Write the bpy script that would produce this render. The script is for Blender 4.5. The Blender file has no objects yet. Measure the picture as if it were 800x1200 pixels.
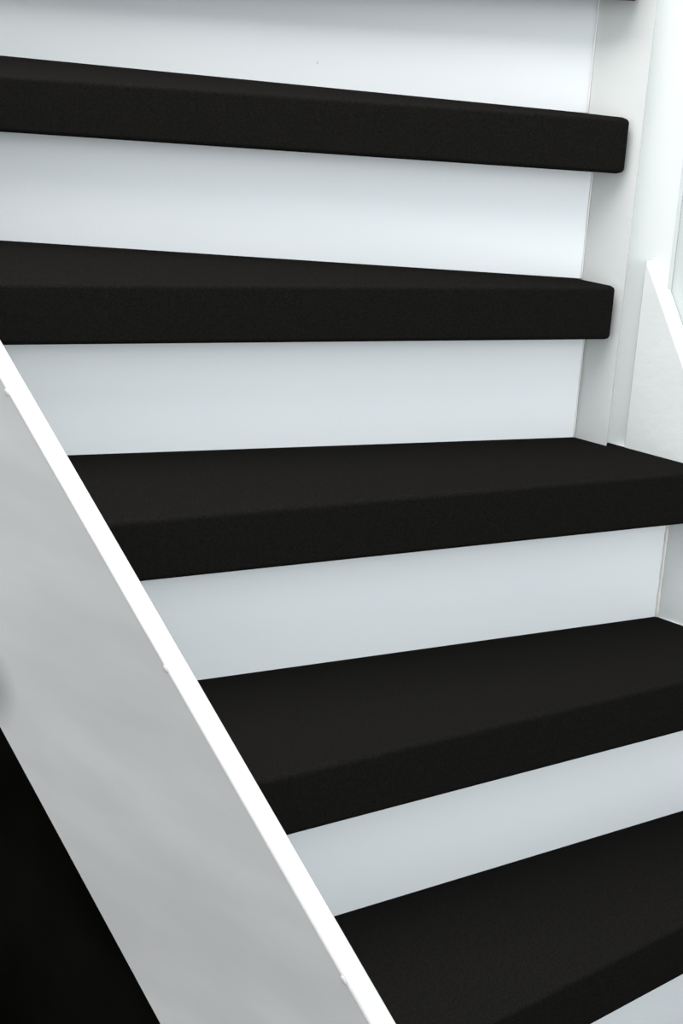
import bpy, bmesh, math, random
from mathutils import Matrix, Vector
random.seed(7)
scene = bpy.context.scene
C = scene.collection

# ------------------------------------------------------------------ camera
# Stair frame: X runs down the lower flight, Y runs up the upper flight, Z up.
# FL is the height of the reference tread above the floor (six rises).
RISE = 0.19
FL = 6 * RISE
ROT = math.radians(45.0)
cr, sr = math.cos(ROT), math.sin(ROT)
OX, OY = 0.312294, 2.014932          # stair origin seen from the camera's own ground point


def to_frame(x, y):
    dx, dy = x - OX, y - OY
    return dx * cr - dy * sr, dx * sr + dy * cr


def rot_vec(v):
    return Vector((v[0] * cr - v[1] * sr, v[0] * sr + v[1] * cr, v[2]))


cam_data = bpy.data.cameras.new('camera')
cam = bpy.data.objects.new('camera', cam_data)
C.objects.link(cam)
right = rot_vec((0.99750887, 0.01917176, 0.06788597))
up = rot_vec((-0.0705412, 0.27110396, 0.95996176))
fwd = rot_vec((0.0, 0.96235912, -0.27178101))
cx, cy = to_frame(0, 0)
M = Matrix.Identity(4)
for i in range(3):
    M[i][0], M[i][1], M[i][2] = right[i], up[i], -fwd[i]
M[0][3], M[1][3], M[2][3] = cx, cy, FL + 0.45861
cam.matrix_world = M
cam_data.sensor_fit = 'VERTICAL'
cam_data.sensor_height = 36.0
cam_data.lens = 2015.13 / 1200.0 * 36.0
cam_data.clip_start = 0.02
scene.camera = cam

# ------------------------------------------------------------------ world, light, exposure
world = bpy.data.worlds.new('world')
scene.world = world
world.use_nodes = True
wb = world.node_tree.nodes['Background']
wb.inputs['Color'].default_value = (0.94, 0.975, 1.0, 1)
wb.inputs['Strength'].default_value = 1.14

ld = bpy.data.lights.new('stairwell_light', 'AREA')
ld.shape = 'RECTANGLE'
ld.size, ld.size_y = 1.8, 0.8
ld.energy = 43.0
ld.color = (1.0, 0.99, 0.97)
lamp = bpy.data.objects.new('stairwell_light', ld)
C.objects.link(lamp)
lamp.location = (-0.05, -0.72, FL + 1.75)

# added out-of-view fill beyond the lower flight, brightening the lower risers
fill_data = bpy.data.lights.new('lower_flight_fill', 'AREA')
fill_data.shape = 'RECTANGLE'
fill_data.size, fill_data.size_y = 1.3, 1.6
fill_data.energy = 26.0
fill_data.color = (0.95, 0.98, 1.0)
fill_lamp = bpy.data.objects.new('lower_flight_fill', fill_data)
C.objects.link(fill_lamp)
fill_lamp.location = (3.1, -0.75, FL + 0.75)
fill_lamp.rotation_euler = (Vector((0.1, -0.4, FL)) - fill_lamp.location).to_track_quat('-Z', 'Y').to_euler()

vs = scene.view_settings
vs.view_transform = 'Standard'
vs.look = 'None'
vs.exposure = 0.0
vs.gamma = 1.0
vs.use_curve_mapping = False


# ------------------------------------------------------------------ materials
def new_mat(name):
    m = bpy.data.materials.new(name)
    m.use_nodes = True
    nt = m.node_tree
    return m, nt, nt.nodes['Principled BSDF']


def coords(nt, scale=(1, 1, 1)):
    tc = nt.nodes.new('ShaderNodeTexCoord')
    mp = nt.nodes.new('ShaderNodeMapping')
    mp.inputs['Scale'].default_value = scale
    nt.links.new(tc.outputs['Object'], mp.inputs['Vector'])
    return mp.outputs['Vector']


def noise(nt, vec, scale, detail=3, rough=0.5):
    n = nt.nodes.new('ShaderNodeTexNoise')
    n.inputs['Scale'].default_value = scale
    n.inputs['Detail'].default_value = detail
    n.inputs['Roughness'].default_value = rough
    nt.links.new(vec, n.inputs['Vector'])
    return n.outputs['Fac']


def ramp(nt, fac, stops):
    r = nt.nodes.new('ShaderNodeValToRGB')
    e = r.color_ramp.elements
    while len(e) < len(stops):
        e.new(0.5)
    for el, (p, c) in zip(e, stops):
        el.position = p
        el.color = (*c, 1)
    nt.links.new(fac, r.inputs['Fac'])
    return r.outputs['Color']


def bump(nt, bsdf, height, strength, dist):
    b = nt.nodes.new('ShaderNodeBump')
    b.inputs['Strength'].default_value = strength
    b.inputs['Distance'].default_value = dist
    nt.links.new(height, b.inputs['Height'])
    nt.links.new(b.outputs['Normal'], bsdf.inputs['Normal'])


def paint(name, c0, c1, rough, nscale, bscale, bstr, bdist, spots=False):
    m, nt, b = new_mat(name)
    v = coords(nt)
    col = ramp(nt, noise(nt, v, nscale, 3), [(0.35, c0), (0.65, c1)])
    if spots:                                   # a few tiny dark specks of dirt
        vo = nt.nodes.new('ShaderNodeTexVoronoi')
        vo.inputs['Scale'].default_value = 9.0
        nt.links.new(v, vo.inputs['Vector'])
        sp = ramp(nt, vo.outputs['Distance'], [(0.011, (0.5, 0.5, 0.5)), (0.02, (1, 1, 1))])
        mx = nt.nodes.new('ShaderNodeMix')
        mx.data_type = 'RGBA'
        mx.blend_type = 'MULTIPLY'
        mx.inputs['Factor'].default_value = 1.0
        nt.links.new(col, mx.inputs['A'])
        nt.links.new(sp, mx.inputs['B'])
        col = mx.outputs['Result']
    nt.links.new(col, b.inputs['Base Color'])
    b.inputs['Roughness'].default_value = rough
    bump(nt, b, noise(nt, v, bscale, 4, 0.6), bstr, bdist)
    return m


MAT = {}
MAT['riser'] = paint('riser_satin_paint', (0.81, 0.848, 0.868), (0.83, 0.863, 0.883), 0.45, 3, 260, 0.12, 0.001, True)
MAT['newel'] = paint('newel_gloss_paint', (0.705, 0.735, 0.725), (0.72, 0.75, 0.74), 0.4, 4, 60, 0.12, 0.002, True)
MAT['board'] = paint('facing_cream_paint', (0.655, 0.675, 0.665), (0.685, 0.705, 0.695), 0.5, 5, 55, 0.12, 0.002)
MAT['rough'] = paint('brushed_thick_paint', (0.71, 0.74, 0.73), (0.75, 0.78, 0.77), 0.45, 6, 60, 0.17, 0.003)
m, nt, b = new_mat('stringer_worn_paint')
v = coords(nt, (1, 1, 1))
mp = nt.nodes.new('ShaderNodeMapping')            # brush streaks along the board's slope
mp.inputs['Rotation'].default_value = (0, math.radians(-38), 0)
mp.inputs['Scale'].default_value = (2.2, 6.0, 9.0)
nt.links.new(v, mp.inputs['Vector'])
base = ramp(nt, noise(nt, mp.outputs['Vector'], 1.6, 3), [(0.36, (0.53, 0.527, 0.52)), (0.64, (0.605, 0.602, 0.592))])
dist = nt.nodes.new('ShaderNodeVectorMath')       # soft shadow painted into the colour near the lower edge
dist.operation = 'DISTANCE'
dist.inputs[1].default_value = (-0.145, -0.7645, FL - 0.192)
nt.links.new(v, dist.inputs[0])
painted_shadow = ramp(nt, dist.outputs['Value'], [(0.0, (0.5, 0.5, 0.49)), (0.045, (1, 1, 1))])
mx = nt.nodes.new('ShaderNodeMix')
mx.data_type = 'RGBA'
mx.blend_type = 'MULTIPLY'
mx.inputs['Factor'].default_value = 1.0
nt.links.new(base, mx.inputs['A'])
nt.links.new(painted_shadow, mx.inputs['B'])
nt.links.new(mx.outputs['Result'], b.inputs['Base Color'])
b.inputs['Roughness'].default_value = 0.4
bump(nt, b, noise(nt, v, 150, 3), 0.08, 0.001)
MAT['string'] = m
MAT['caulk'] = paint('caulk_cream', (0.76, 0.75, 0.71), (0.80, 0.79, 0.75), 0.6, 40, 150, 0.3, 0.002)
MAT['wall'] = paint('wall_white_paint', (0.56, 0.60, 0.59), (0.575, 0.615, 0.605), 0.6, 3, 120, 0.1, 0.001)

m, nt, b = new_mat('black_felt_cover')
v = coords(nt)
nt.links.new(ramp(nt, noise(nt, v, 520, 2), [(0.3, (0.0064, 0.0061, 0.0057)), (0.7, (0.0112, 0.0107, 0.0100))]), b.inputs['Base Color'])
b.inputs['Roughness'].default_value = 1.0
b.inputs['Specular IOR Level'].default_value = 0.0
bump(nt, b, noise(nt, v, 1100, 2), 0.5, 0.001)
MAT['black'] = m

m, nt, b = new_mat('understair_black_paint')
v = coords(nt)
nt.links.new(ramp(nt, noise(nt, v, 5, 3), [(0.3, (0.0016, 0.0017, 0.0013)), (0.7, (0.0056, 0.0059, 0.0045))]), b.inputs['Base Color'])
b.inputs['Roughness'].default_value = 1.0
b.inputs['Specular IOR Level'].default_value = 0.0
MAT['dark'] = m

m, nt, b = new_mat('floor_charcoal_carpet')
v = coords(nt)
nt.links.new(ramp(nt, noise(nt, v, 500, 3), [(0.3, (0.03, 0.03, 0.028)), (0.7, (0.06, 0.06, 0.057))]), b.inputs['Base Color'])
b.inputs['Roughness'].default_value = 0.95
bump(nt, b, noise(nt, v, 700, 2), 0.6, 0.003)
MAT['floor'] = m


# ------------------------------------------------------------------ mesh helpers
def link_mesh(name, bm, mat, parent=None, smooth=False):
    bmesh.ops.recalc_face_normals(bm, faces=bm.faces)
    me = bpy.data.meshes.new(name)
    bm.to_mesh(me)
    bm.free()
    me.materials.append(MAT[mat])
    if smooth:
        for p in me.polygons:
            p.use_smooth = True
    o = bpy.data.objects.new(name, me)
    C.objects.link(o)
    o.parent = parent
    if smooth:
        wn = o.modifiers.new('face_weighted_normals', 'WEIGHTED_NORMAL')
        wn.weight = 100
    return o


def add_prism(bm, pts, z0, z1):
    """vertical prism on a plan polygon; returns (bottom verts, top verts)"""
    lo = [bm.verts.new((x, y, z0)) for x, y in pts]
    hi = [bm.verts.new((x, y, z1)) for x, y in pts]
    n = len(pts)
    bm.faces.new(lo[::-1])
    bm.faces.new(hi)
    for i in range(n):
        j = (i + 1) % n
        bm.faces.new((lo[i], lo[j], hi[j], hi[i]))
    return lo, hi


def edge_of(a, b):
    for e in a.link_edges:
        if e.other_vert(a) is b:
            return e


def add_board(bm, xz, y0, y1):
    """board: outline in X,Z, extruded in Y"""
    a = [bm.verts.new((x, y0, z)) for x, z in xz]
    c = [bm.verts.new((x, y1, z)) for x, z in xz]
    n = len(xz)
    bm.faces.new(a)
    bm.faces.new(c[::-1])
    for i in range(n):
        j = (i + 1) % n
        bm.faces.new((a[i], c[i], c[j], a[j]))


def bevel_all(bm, r, seg=2):
    bmesh.ops.bevel(bm, geom=[e for e in bm.edges], offset=r, segments=seg, affect='EDGES', clamp_overlap=True)


# plan lines: (point, direction)
def line_at(deg, px, py):
    a = math.radians(deg)
    return (px, py), (math.cos(a), math.sin(a))


def shift(l, d):
    """move a line towards the bottom of the stair (to the right of its direction)"""
    (px, py), (dx, dy) = l
    return (px + dy * d, py - dx * d), (dx, dy)


def cross(l, k):
    (px, py), (dx, dy) = l
    (qx, qy), (ex, ey) = k
    det = dx * ey - dy * ex
    t = ((qx - px) * ey - (qy - py) * ex) / det
    return px + t * dx, py + t * dy


# riser lines, numbered downwards; 3 is the riser at the newel's foot
RL = {}
for k, deg, y0 in ((1, -37.1128, 2.244416), (2, 2.15374, 2.029921), (3, 24.50156, 1.904101),
                   (4, 30.80898, 1.711460), (5, 37.25339, 1.498088), (6, 44.42865, 1.245149)):
    RL[k] = line_at(deg + 45.0, *to_frame(0, y0))
x6 = cross(RL[6], ((0, -0.37), (1, 0)))[0]
for k in (7, 8, 9):
    RL[k] = line_at(90.0, x6 + 0.2 * (k - 6), 0)
RL[0] = line_at(0.0, 0, 0.32)
RL[-1] = line_at(0.0, 0, 0.54)

NOSE = 0.0433          # overhang of a tread in front of the riser below
THICK = 0.063          # height of the tread's front
W = 0.74               # lower flight's width
INNER = ((0, -0.003), (1, 0))
OUTER = ((0, -W), (1, 0))
LEFT = ((-1.18, 0), (0, 1))
BOARD = line_at(-49.77024 + 45.0, *to_frame(0, 2.35174))
BOARD_EDGE = (0.0118, -0.0178)


def top(k):
    return FL + (3 - k) * RISE


# ------------------------------------------------------------------ setting
def structure(name, pts, z0, z1, mat):
    bm = bmesh.new()
    add_prism(bm, pts, z0, z1)
    o = link_mesh(name, bm, mat)
    o['kind'] = 'structure'
    return o


structure('floor', [(-2.6, -3.4), (3.2, -3.4), (3.2, 1.6), (-2.6, 1.6)], -0.05, 0.0, 'floor')
structure('wall_right', [(0.0475, 0.026), (2.6, 0.026), (2.6, 0.12), (0.0475, 0.12)], 0.0, FL + 1.5, 'wall')
structure('wall_left', [(-1.30, -W - 0.03), (-1.20, -W - 0.03), (-1.20, 1.4), (-1.30, 1.4)], 0.0, FL + 1.5, 'wall')

# ------------------------------------------------------------------ the staircase
stair = bpy.data.objects.new('staircase', None)
C.objects.link(stair)
stair['label'] = 'white winding staircase with black covered treads and white painted stringers'
stair['category'] = 'staircase'
stair.location = (0, 0, 0)


def make_tread(k, pts, fronts, ends, gap=0.0):
    """pts: plan polygon; fronts / ends: indices i of sides i -> i+1 that are rounded"""
    bm = bmesh.new()
    lo, hi = add_prism(bm, pts, top(k) - THICK, top(k))
    n = len(pts)
    sel = set()
    for i in fronts + ends:
        j = (i + 1) % n
        sel.add(edge_of(lo[i], lo[j]))
        sel.add(edge_of(hi[i], hi[j]))
    for i in fronts:
        for e in ends:
            if (i + 1) % n == e or (e + 1) % n == i:
                v = e if (i + 1) % n == e else i
                sel.add(edge_of(lo[v], hi[v]))
    bmesh.ops.bevel(bm, geom=list(sel), offset=0.0055, segments=6, affect='EDGES', profile=0.5)
    o = link_mesh('tread', bm, 'black', stair)
    o['label'] = 'black felt covered tread'
    return o


def make_riser(k, pr, pl, z0, z1):
    (dx, dy) = RL[k][1]
    nx, ny = -dy * 0.012, dx * 0.012
    bm = bmesh.new()
    add_prism(bm, [pr, pl, (pl[0] + nx, pl[1] + ny), (pr[0] + nx, pr[1] + ny)], z0, z1)
    o = link_mesh('riser', bm, 'riser', stair)
    return o


def bead(parent, p0, p1, r, seed, mat='caulk'):
    """uneven thin bead of paint and filler along a joint"""
    rnd = random.Random(seed)
    a, c = Vector(p0), Vector(p1)
    d = (c - a).normalized()
    s = d.orthogonal().normalized()
    t = d.cross(s)
    bm = bmesh.new()
    rings = []
    n = 14
    for i in range(n + 1):
        q = a.lerp(c, i / n)
        rr = r * rnd.uniform(0.55, 1.25)
        rings.append([bm.verts.new(q + (s * math.cos(h) + t * math.sin(h)) * rr)
                      for h in [j * math.pi / 3 for j in range(6)]])
    for i in range(n):
        for j in range(6):
            bm.faces.new((rings[i][j], rings[i][(j + 1) % 6], rings[i + 1][(j + 1) % 6], rings[i + 1][j]))
    bm.faces.new(rings[0][::-1])
    bm.faces.new(rings[-1])
    return link_mesh('caulk_bead', bm, mat, parent, smooth=True)


GAP = 0.0025
BOARD_IN = shift(BOARD, GAP)              # tread ends stop just short of the facing board
nose = {k: shift(RL[k + 1], NOSE) for k in range(-1, 9)}

# treads two and one: free rounded ends against the newel's facing board
for k in (1, 2):
    left = OUTER
    if k == 1:
        pts = [cross(nose[1], OUTER), cross(nose[1], BOARD_IN), cross(RL[1], BOARD_IN),
               cross(RL[1], LEFT), (-1.18, -W)]
    else:
        pts = [cross(nose[2], OUTER), cross(nose[2], BOARD_IN), cross(RL[2], BOARD_IN), cross(RL[2], OUTER)]
    make_tread(k, pts, [0], [1])
# the tread above, seen from below at the top of the picture
e0 = cross(nose[0], ((-0.004, 0), (0, 1)))
e1 = cross(BOARD_IN, ((-0.010, 0), (0, 1)))
make_tread(0, [cross(nose[0], LEFT), e0, e1, cross(RL[1], BOARD_IN), (-0.096, 0.02), (-0.096, 0.32), (-1.18, 0.32)], [0], [1])
make_tread(-1, [(-1.18, 0.32 - NOSE), (-0.096, 0.32 - NOSE), (-0.096, 0.54), (-1.18, 0.54)], [0], [])
# the tread at the newel's foot, cut around the facing board
pts = [cross(nose[3], OUTER), cross(nose[3], INNER), (0.0012, -0.0012), BOARD_EDGE,
       cross(RL[3], BOARD), cross(RL[3], OUTER)]
make_tread(3, pts, [0], [])
CUT = ((0, -0.0055), (1, 0))
for k in (4, 5, 6, 7, 8):
    make_tread(k, [cross(nose[k], OUTER), cross(nose[k], CUT), cross(RL[k], CUT), cross(RL[k], OUTER)], [0], [])

# risers
for k in range(0, 10):
    z0, z1 = top(k), top(k - 1) - THICK
    if k == 9:
        z0 = 0.0
    if k == 0:
        pr, pl = (-0.096, 0.32), (-1.18, 0.32)
    elif k <= 3:
        pr = cross(RL[k], BOARD)
        pl = cross(RL[k], LEFT if k == 1 else OUTER)
    else:
        pr, pl = cross(RL[k], INNER), cross(RL[k], OUTER)
    r = make_riser(k, pr, pl, z0, z1)
    if 1 <= k <= 5:
        dx, dy = RL[k][1]
        if k <= 3:
            px, py = pr[0] + 0.0, pr[1] - 0.0006
        else:
            px, py = pr[0] - dx * 0.003 + 0.001, pr[1] - dy * 0.003
        bead(r, (px, py, z0), (px, py, z1), 0.0011 if k <= 3 else 0.0022, 10 + k)

# newel post: square post, with a facing board on its stair side
bm = bmesh.new()
add_prism(bm, [(-0.075, 0.0012), (-0.002, 0.001), (0.047, 0.019), (0.047, 0.13), (-0.075, 0.13)], 0.0, FL + 1.25)
bevel_all(bm, 0.0012, 2)
newel = link_mesh('newel_post', bm, 'newel', stair, smooth=True)
bm = bmesh.new()
bl = cross(BOARD, ((-0.094, 0), (0, 1)))
add_prism(bm, [bl, BOARD_EDGE, (-0.001, 0.0015), (-0.094, 0.0015)], FL - 0.001, FL + 1.25)
link_mesh('facing_board', bm, 'board', newel)
# filler between tread cover, post and stringer
bm = bmesh.new()
add_prism(bm, [(-0.001, -0.0005), (0.0012, -0.0012), (0.0285, -0.0029), (0.0285, 0.014)], FL - 0.03, FL - 0.0006)
link_mesh('filler_strip', bm, 'newel', newel)

# inner stringer, dying into the newel
S = lambda x, z: (x, FL + z)
bm = bmesh.new()
prof = [S(0.0270, 0.2225), S(0.0959, 0.1074), S(0.40, -0.372), S(1.10, -1.037), S(1.10, -FL), S(0.55, -FL),
        S(0.40, -0.75), S(0.0270, -0.16)]
add_board(bm, prof, -0.003, 0.0255)
bevel_all(bm, 0.0010, 2)
link_mesh('stringer', bm, 'rough', stair, smooth=True)
for k in (4, 5):
    a, c = cross(RL[k], CUT), cross(nose[k], CUT)
    bead(stair, (a[0], -0.0042, top(k) - 0.0015), (c[0], -0.0042, top(k) - 0.0015), 0.0019, 40 + k, 'rough')

# outer stringer on the near side
bm = bmesh.new()
sl, sb = -0.7804, -0.7410


def ztop(x):
    return 0.151 + sl * (x + 0.1775)


def zbot(x):
    return -0.2304 + sb * (x + 0.1296)


xe = -0.1296 + (-FL + 0.2304) / sb
prof = [S(-1.18, ztop(-1.18)), S(1.12, ztop(1.12)), S(1.12, -FL), S(xe, -FL), S(-1.18, zbot(-1.18))]
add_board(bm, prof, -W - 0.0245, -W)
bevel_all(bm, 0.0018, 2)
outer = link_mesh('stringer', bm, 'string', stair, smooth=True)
# hardened runs of paint along the outer top edge
for x, dz, r in ((-0.128, 0.003, 0.0026), (0.122, 0.002, 0.0024), (0.362, 0.002, 0.0026)):
    bm = bmesh.new()
    bmesh.ops.create_icosphere(bm, subdivisions=2, radius=r)
    for q in bm.verts:
        q.co = Vector((q.co.x * 1.3 + q.co.z * 0.4, q.co.y * 0.5, q.co.z * 0.9 - q.co.x * 0.9)) * (1 + 0.15 * math.sin(q.co.x * 3000))
        q.co += Vector((x, -W - 0.0245, FL + ztop(x) - dz))
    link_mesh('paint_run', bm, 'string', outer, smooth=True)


# black closing panel under the flight, set back behind the stringer
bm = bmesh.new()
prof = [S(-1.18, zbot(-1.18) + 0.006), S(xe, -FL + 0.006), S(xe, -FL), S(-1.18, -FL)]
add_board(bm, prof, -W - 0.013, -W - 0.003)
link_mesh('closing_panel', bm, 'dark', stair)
